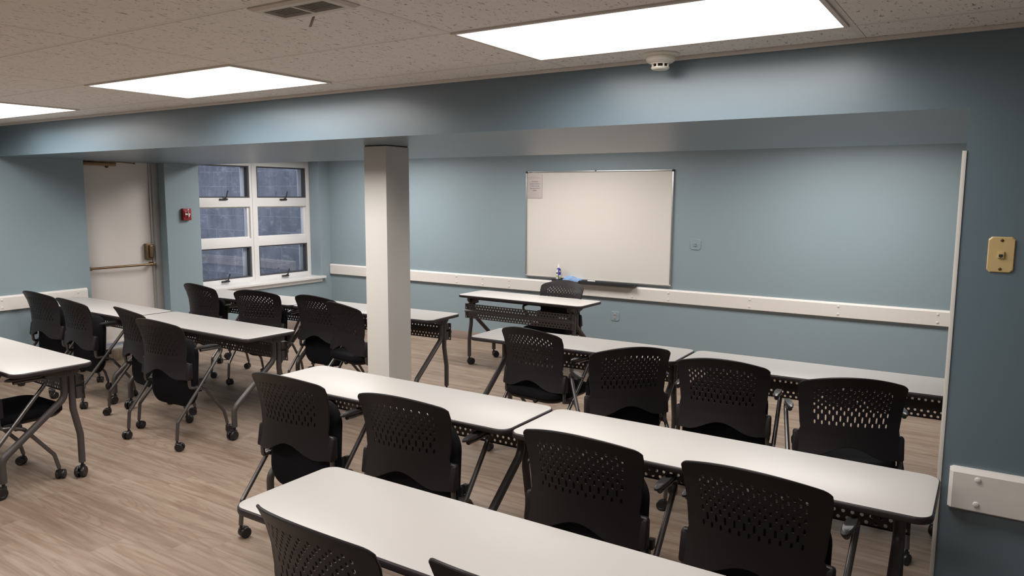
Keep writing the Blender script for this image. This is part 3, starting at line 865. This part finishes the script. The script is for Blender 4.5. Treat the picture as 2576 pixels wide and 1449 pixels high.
# ------------------------------------------------------------------ chairs
def shell_y(u, z):
    """depth of the backrest shell: u in -1..1 across, z height"""
    pts = ((.46, -.178), (.52, -.165), (.58, -.157), (.65, -.155), (.72, -.162), (.79, -.181), (.85, -.209), (.90, -.238))
    y = pts[0][1]
    for (a, ya), (b, yb) in zip(pts, pts[1:]):
        if z >= a:
            t = min(1, (z - a) / (b - a)); y = ya + (yb - ya) * t
    return y + .058 * u * u
def make_backrest(parent):
    p2 = .018                                       # half hole pitch
    xs = [-.250, -.246, -.238, -.227, -.213] + [(-11 + k) * p2 for k in range(23)] + [.213, .227, .238, .246, .250]
    # row boundaries (bottom -> top), nominal straight heights
    zr = [.470, .484, .500, .520, .545, .573, .583, .605, .628, .647, .676, .698, .716, .733, .750, .767, .784, .801, .818, .836, .852, .862, .868, .872]
    holes = {8: .0093, 9: .0138, 10: .0100, 11: .0081, 12: .0079, 13: .0079, 14: .0078, 15: .0078, 16: .0078, 17: .0080}
    # index = strip number (between zr[i], zr[i+1]); value = half length of the slot
    NX, NZ = len(xs), len(zr)
    def mapxz(x, z):
        u = x / .25
        t = (z - .470) / (.872 - .470)
        # bottom wave: raised arch in the middle; top arch: corners lower
        arch = math.cos(min(1, abs(u) / .74) * PI) * .5 + .5
        zz = z + .062 * arch * max(0, 1 - t / .42) ** 1.5
        zz -= (.050 * u * u + .011 * max(0, (abs(u) - .88) / .12) ** 2.6) * max(0, (t - .25) / .75) ** 1.8
        zz += .025 * min(1, max(0, (zz - .60) / .15))
        wd = .224 + .022 * min(1, max(0, (zz - .58) / .22)) ** 1.1
        cut = 1.0
        if z <= .574: wd = .2555
        elif z <= .584: wd = .232
        return u * wd * cut, zz
    def thick(x, z):
        u = abs(x) / .25; t = (z - .470) / .402
        e = max(max(0, (t - .90) / .10), max(0, (u - .90) / .10) * (1 if t > .35 else .4))
        return .0065 + .0055 * e
    mb = MB(); V = {}; vs = []; fs = []
    def vert(x, z, side):
        key = (round(x, 5), round(z, 5), side)
        if key not in V:
            X, Z = mapxz(x, z); u = X / .245
            y = shell_y(u, Z); tk = thick(x, z)
            V[key] = len(vs); vs.append((X, y + (tk / 2 if side else -tk / 2), Z))
        return V[key]
    for j in range(NZ - 1):
        z0, z1 = zr[j], zr[j + 1]; i = 0
        st = j - 8
        while i < NX - 1:
            k = i - 5                              # half column index in the hole field (0..21)
            if j in holes and 0 <= k < 22 and (k % 2 == (st % 2)) and k + 2 <= 22:
                xa, xm, xb = xs[i], xs[i + 1], xs[i + 2]; zm = (z0 + z1) / 2; hl = holes[j]; r = .0049
                loops = []
                for side in (0, 1):
                    out = [(xb, zm), (xb, z1), (xm, z1), (xa, z1), (xa, zm), (xa, z0), (xm, z0), (xb, z0)]
                    o = [vert(x, z, side) for x, z in out]
                    q = hl - r if hl > r else 0
                    sl = [(r, 0), (r * .72, q + r * .69), (0, q + r), (-r * .72, q + r * .69), (-r, 0), (-r * .72, -q - r * .69), (0, -q - r), (r * .72, -q - r * .69)]
                    s = [vert(xm + a, zm + b, side) for a, b in sl]
                    loops.append((o, s))
                for q in range(8):
                    p = (q + 1) % 8
                    (o0, s0), (o1, s1) = loops
                    fs.append((o0[q], o0[p], s0[p], s0[q])); fs.append((o1[q], s1[q], s1[p], o1[p])); fs.append((s0[q], s0[p], s1[p], s1[q]))
                i += 2; continue
            nb = False
            for side in (0, 1):
                a = [vert(xs[i], z0, side), vert(xs[i + 1], z0, side), vert(xs[i + 1], z1, side), vert(xs[i], z1, side)]
                # keep shared mid-side vertices of neighbouring hole cells
                zm = (z0 + z1) / 2
                if j in holes and 0 <= k <= 22:
                    ring = [vert(xs[i], z0, side), vert(xs[i + 1], z0, side)]
                    if k <= 21 and k + 1 <= 21: ring.append(vert(xs[i + 1], zm, side))
                    ring += [vert(xs[i + 1], z1, side), vert(xs[i], z1, side)]
                    if k >= 1: ring.append(vert(xs[i], zm, side))
                    a = ring
                elif j in holes and k == -1 and (st % 2 == 0):
                    a = [vert(xs[i], z0, side), vert(xs[i + 1], z0, side), vert(xs[i + 1], zm, side), vert(xs[i + 1], z1, side), vert(xs[i], z1, side)]
                fs.append(tuple(a if not side else reversed(a)))
            i += 1
    # rim
    bound = [(x, zr[0]) for x in xs] + [(xs[-1], z) for z in zr[1:]] + [(x, zr[-1]) for x in reversed(xs[:-1])] + [(xs[0], z) for z in reversed(zr[1:-1])]
    nb = len(bound); mids = []
    P = [mapxz(x, z) for x, z in bound]
    for i, (x, z) in enumerate(bound):
        a = Vector(P[i - 1]); c = Vector(P[(i + 1) % nb]); t = (c - a).normalized(); nrm = Vector((t.y, -t.x))
        f0 = Vector(vs[vert(x, z, 0)]); f1 = Vector(vs[vert(x, z, 1)]); tk = (f1 - f0).length
        row = [vert(x, z, 0)]
        for q in (1, 2, 3):
            an = PI * q / 4
            m = f0.lerp(f1, .5 - .5 * math.cos(an)) + Vector((nrm.x, 0, nrm.y)) * (math.sin(an) * tk * .42)
            row.append(len(vs)); vs.append(tuple(m))
        row.append(vert(x, z, 1)); mids.append(row)
    for i in range(nb):
        a, b = mids[i], mids[(i + 1) % nb]
        for q in range(4): fs.append((a[q], b[q], b[q + 1], a[q + 1]))
    mb.add(vs, fs)
    for s in (-1, 1):                               # sleeves that clasp the frame uprights
        xc = s * .233; rings = []
        for z, ins in ((.466, .006), (.469, .002), (.476, 0), (.572, 0), (.580, .003), (.585, .010)):
            yb = shell_y(.95, z) - .0012
            rings.append([(x, y, z) for x, y in rrect(xc - .0275, xc + .0275, yb, -.074, .009, 4, ins)])
        mb.loft(rings)
    return mb.build('backrest', M['plastic'], parent, smooth=38)
def make_chair(flipped):
    root = empty('nesting_chair', (0, 0, 0))
    make_backrest(root)
    for s in (-1, 1):
        x = s * .272
        mb = MB(); mb.tube([(x, -.020, .668), (x, .185, .662), (x - s * .003, -.225, .195), (x - s * .003, -.238, .072)], .0118, 12, .035, 8)
        mb.build('side_frame', M['tube'], root)
        xf = s * .228
        mb = MB(); mb.tube([(x - s * .018, -.045, .402), (s * .245, .030, .372), (xf, .195, .165), (xf, .218, .072)], .0115, 12, .05, 8)
        mb.build('front_leg', M['tube'], root)
        mb = MB(); mb.tube([(s * .243, -.100, .500), (s * .245, -.100, .405), (s * .258, -.045, .402)], .0115, 12, .035, 8)
        mb.lathe([(.0135, -.016), (.0135, .016)], 12, mat=Matrix.Translation((s * .262, -.040, .402)) @ Matrix.Rotation(PI / 2, 4, 'Y'))
        mb.build('back_upright', M['tube'], root)
        mb = MB(); rings = []
        for q, z in ((.80, .676), (1, .682), (1, .690), (.86, .695)):
            ring = []
            for k in range(24):
                a = 2 * PI * k / 24
                yy = math.sin(a); xx = math.cos(a)
                wd = .019 + .003 * (-yy)
                ring.append((x + wd * q * xx, .040 + (.105 * q + (.0)) * yy * abs(yy) ** .0, z - .012 * max(0, yy) ** 3))
            rings.append(ring)
        mb.loft(rings); mb.build('armrest', M['armpad'], root)
        add_caster('chair', (s * .269, -.238, 0), random.uniform(-1.2, 1.2), root)
        add_caster('chair', (xf, .218, 0), random.uniform(-1.2, 1.2) + PI * .3, root)
    mb = MB(); mb.tube([(-.258, -.036, .402), (.258, -.036, .402)], .0095, 10)
    mb.build('cross_bar', M['tube'], root)
    # seat, modelled flat about its pivot at (0,-.02,.42)
    piv = Vector((0, -.016, .416))
    mb = MB(); y0, y1 = -.170, .318
    def ring(ins, z, crown=0):
        out = []
        for x, y in rrect(-.232, .232, y0, y1, .115, 9, ins):
            out.append((x * (1 - .06 * (y - y0) / (y1 - y0) * 0), y, z - crown * (x / .23) ** 2 * 0 - .012 * max(0, (y - .24) / .1) ** 2))
        return out
    rings = [ring(.012, .0), ring(.002, .006), ring(0, .018), ring(.0, .032), ring(.006, .044), ring(.020, .051), ring(.05, .054), ring(.10, .0545)]
    mb.loft(rings)
    seat = mb.build('seat', M['fabric'], root, smooth=60)
    mb = MB(); mb.loft([ring(.060, -.026), ring(.030, -.022), ring(.012, -.006), ring(.010, .002)]); mb.build('seat_pan', M['plastic'], seat, smooth=50)
    for s in (-1, 1):
        mb = MB(); mb.box((s * .222 - .012, -.055, -.030), (s * .222 + .012, .035, .004), .004)
        mb.build('seat_bracket', M['black'], seat)
    mb = MB(); mb.box((.222, .000, -.046), (.244, .040, -.014), .003)
    mb.build('release_lever', M['black'], seat)
    mb = MB(); mb.lathe([(.016, -.010), (.016, .006), (.011, .011)], 16, mat=Matrix.Translation((.06, y0 + .016, -.014)) @ Matrix.Rotation(PI / 2, 4, 'X')); mb.build('seat_bumper', M['plastic'], seat)
    seat.location = piv
    if flipped: seat.rotation_euler = (rad(86), 0, 0)
    return root
proto = {}
def chair(x, y, rz, flipped, label):
    if flipped not in proto:
        c = make_chair(flipped); proto[flipped] = c
    else: c = copy_tree(proto[flipped])
    c.location = (x, y, 0); c.rotation_euler = (0, 0, rad(rz))
    for o in c.children:
        if o.name.startswith('caster'): o.rotation_euler = (0, 0, random.uniform(-PI, PI))
    return tag(c, label, 'chair', 'black perforated nesting chairs')
chair(-6.400, 1.340, -.2, True, 'black chair at the window row nearest the exit door, left end of that row')
chair(-5.594, 1.339, 14.9, True, 'black chair turned slightly left in front of the window, second along that row')
chair(-4.856, 1.411, 2.7, True, 'black chair with seat tipped up, overlapped by the chair beside the column')
chair(-4.294, 1.225, -11.6, False, 'black chair with lowered seat just left of the white column')
chair(-7.059, .177, 2.9, True, 'black chair farthest left of the long left row, before the white wall rail')
chair(-6.340, .108, -2.1, True, 'black chair second from the left wall in the long left row')
chair(-5.449, .097, -7.3, True, 'black chair half hidden behind its neighbour near the long left row table joint')
chair(-4.812, -.084, 3.5, True, 'black chair nearest the open floor end of the long left row, all legs in view')
chair(-2.440, 1.111, -5.6, False, 'black chair with lowered seat, leftmost of the row nearest the whiteboard')
chair(-1.746, .875, 44, True, 'black chair turned sharply left at the row nearest the whiteboard')
chair(-1.110, .898, 6.4, True, 'black chair right of the table joint in the row nearest the whiteboard')
chair(-.476, .842, 19.0, False, 'black chair with bright slots in its lower back, nearest the white corner strip')
chair(-2.791, -.658, 2.8, True, 'black chair at the left end of the middle right row, beside open floor')
chair(-2.071, -.632, 4.3, True, 'black chair second from the left in the middle right row')
chair(-1.150, -.660, 1.4, True, 'black chair third from the left in the middle right row')
chair(-.497, -.663, -2.3, True, 'largest fully visible black chair, right end of the middle right row')
chair(-1.416, -1.726, -3.5, False, 'black chair at the nearest table, its top corner over the white tabletop')
chair(-.791, -1.684, 0, False, 'black chair of which only the top corner shows at the bottom edge')
chair(-3.562, 3.221, 178.1, False, "black chair facing the room behind the teacher's table")
chair(-4.885, -1.235, 0, False, 'black chair with flat seat under the table at the left edge of the photo')

# ------------------------------------------------------------------ world, camera, view
w = bpy.data.worlds.new('sky'); SC.world = w; w.use_nodes = True
nt_ = w.node_tree; bg = nt_.nodes['Background']
sky = nt_.nodes.new('ShaderNodeTexSky'); sky.sky_type = 'HOSEK_WILKIE'; sky.turbidity = 6; sky.sun_direction = (.3, -.5, .8)
mixn = nt_.nodes.new('ShaderNodeMix'); mixn.data_type = 'RGBA'; mixn.inputs[0].default_value = .85
nt_.links.new(sky.outputs[0], mixn.inputs[6]); mixn.inputs[7].default_value = (.66, .70, .86, 1)
nt_.links.new(mixn.outputs[2], bg.inputs[0]); bg.inputs[1].default_value = 1.6

f_px, yaw, pitch, roll = 1881.89, rad(-32.9849), rad(-7.1035), rad(.2918)
cam = bpy.data.cameras.new('camera'); co = bpy.data.objects.new('camera', cam); COL.objects.link(co)
Fw = Vector((math.sin(yaw) * math.cos(pitch), math.cos(yaw) * math.cos(pitch), math.sin(pitch)))
Rv = Vector((math.cos(yaw), -math.sin(yaw), 0)); Uv = Rv.cross(Fw)
R2 = Rv * math.cos(roll) + Uv * math.sin(roll); U2 = -Rv * math.sin(roll) + Uv * math.cos(roll)
mt = Matrix((R2, U2, -Fw)).transposed().to_4x4(); mt.translation = (.120, -3.2345, 1.7665)
co.matrix_world = mt
cam.sensor_fit = 'HORIZONTAL'; cam.sensor_width = 36.0; cam.lens = f_px / 2576 * 36.0; cam.clip_start = .05
SC.camera = co
vs_ = SC.view_settings
SC.display_settings.display_device = 'sRGB'
vs_.view_transform = 'Standard'; vs_.look = 'None'; vs_.gamma = 1.0; vs_.use_curve_mapping = False
vs_.exposure = 0.0
SC.cycles.max_bounces = 8; SC.cycles.diffuse_bounces = 5; SC.cycles.transparent_max_bounces = 12
SC.cycles.use_denoising = True
SC.cycles.sample_clamp_indirect = 4.0
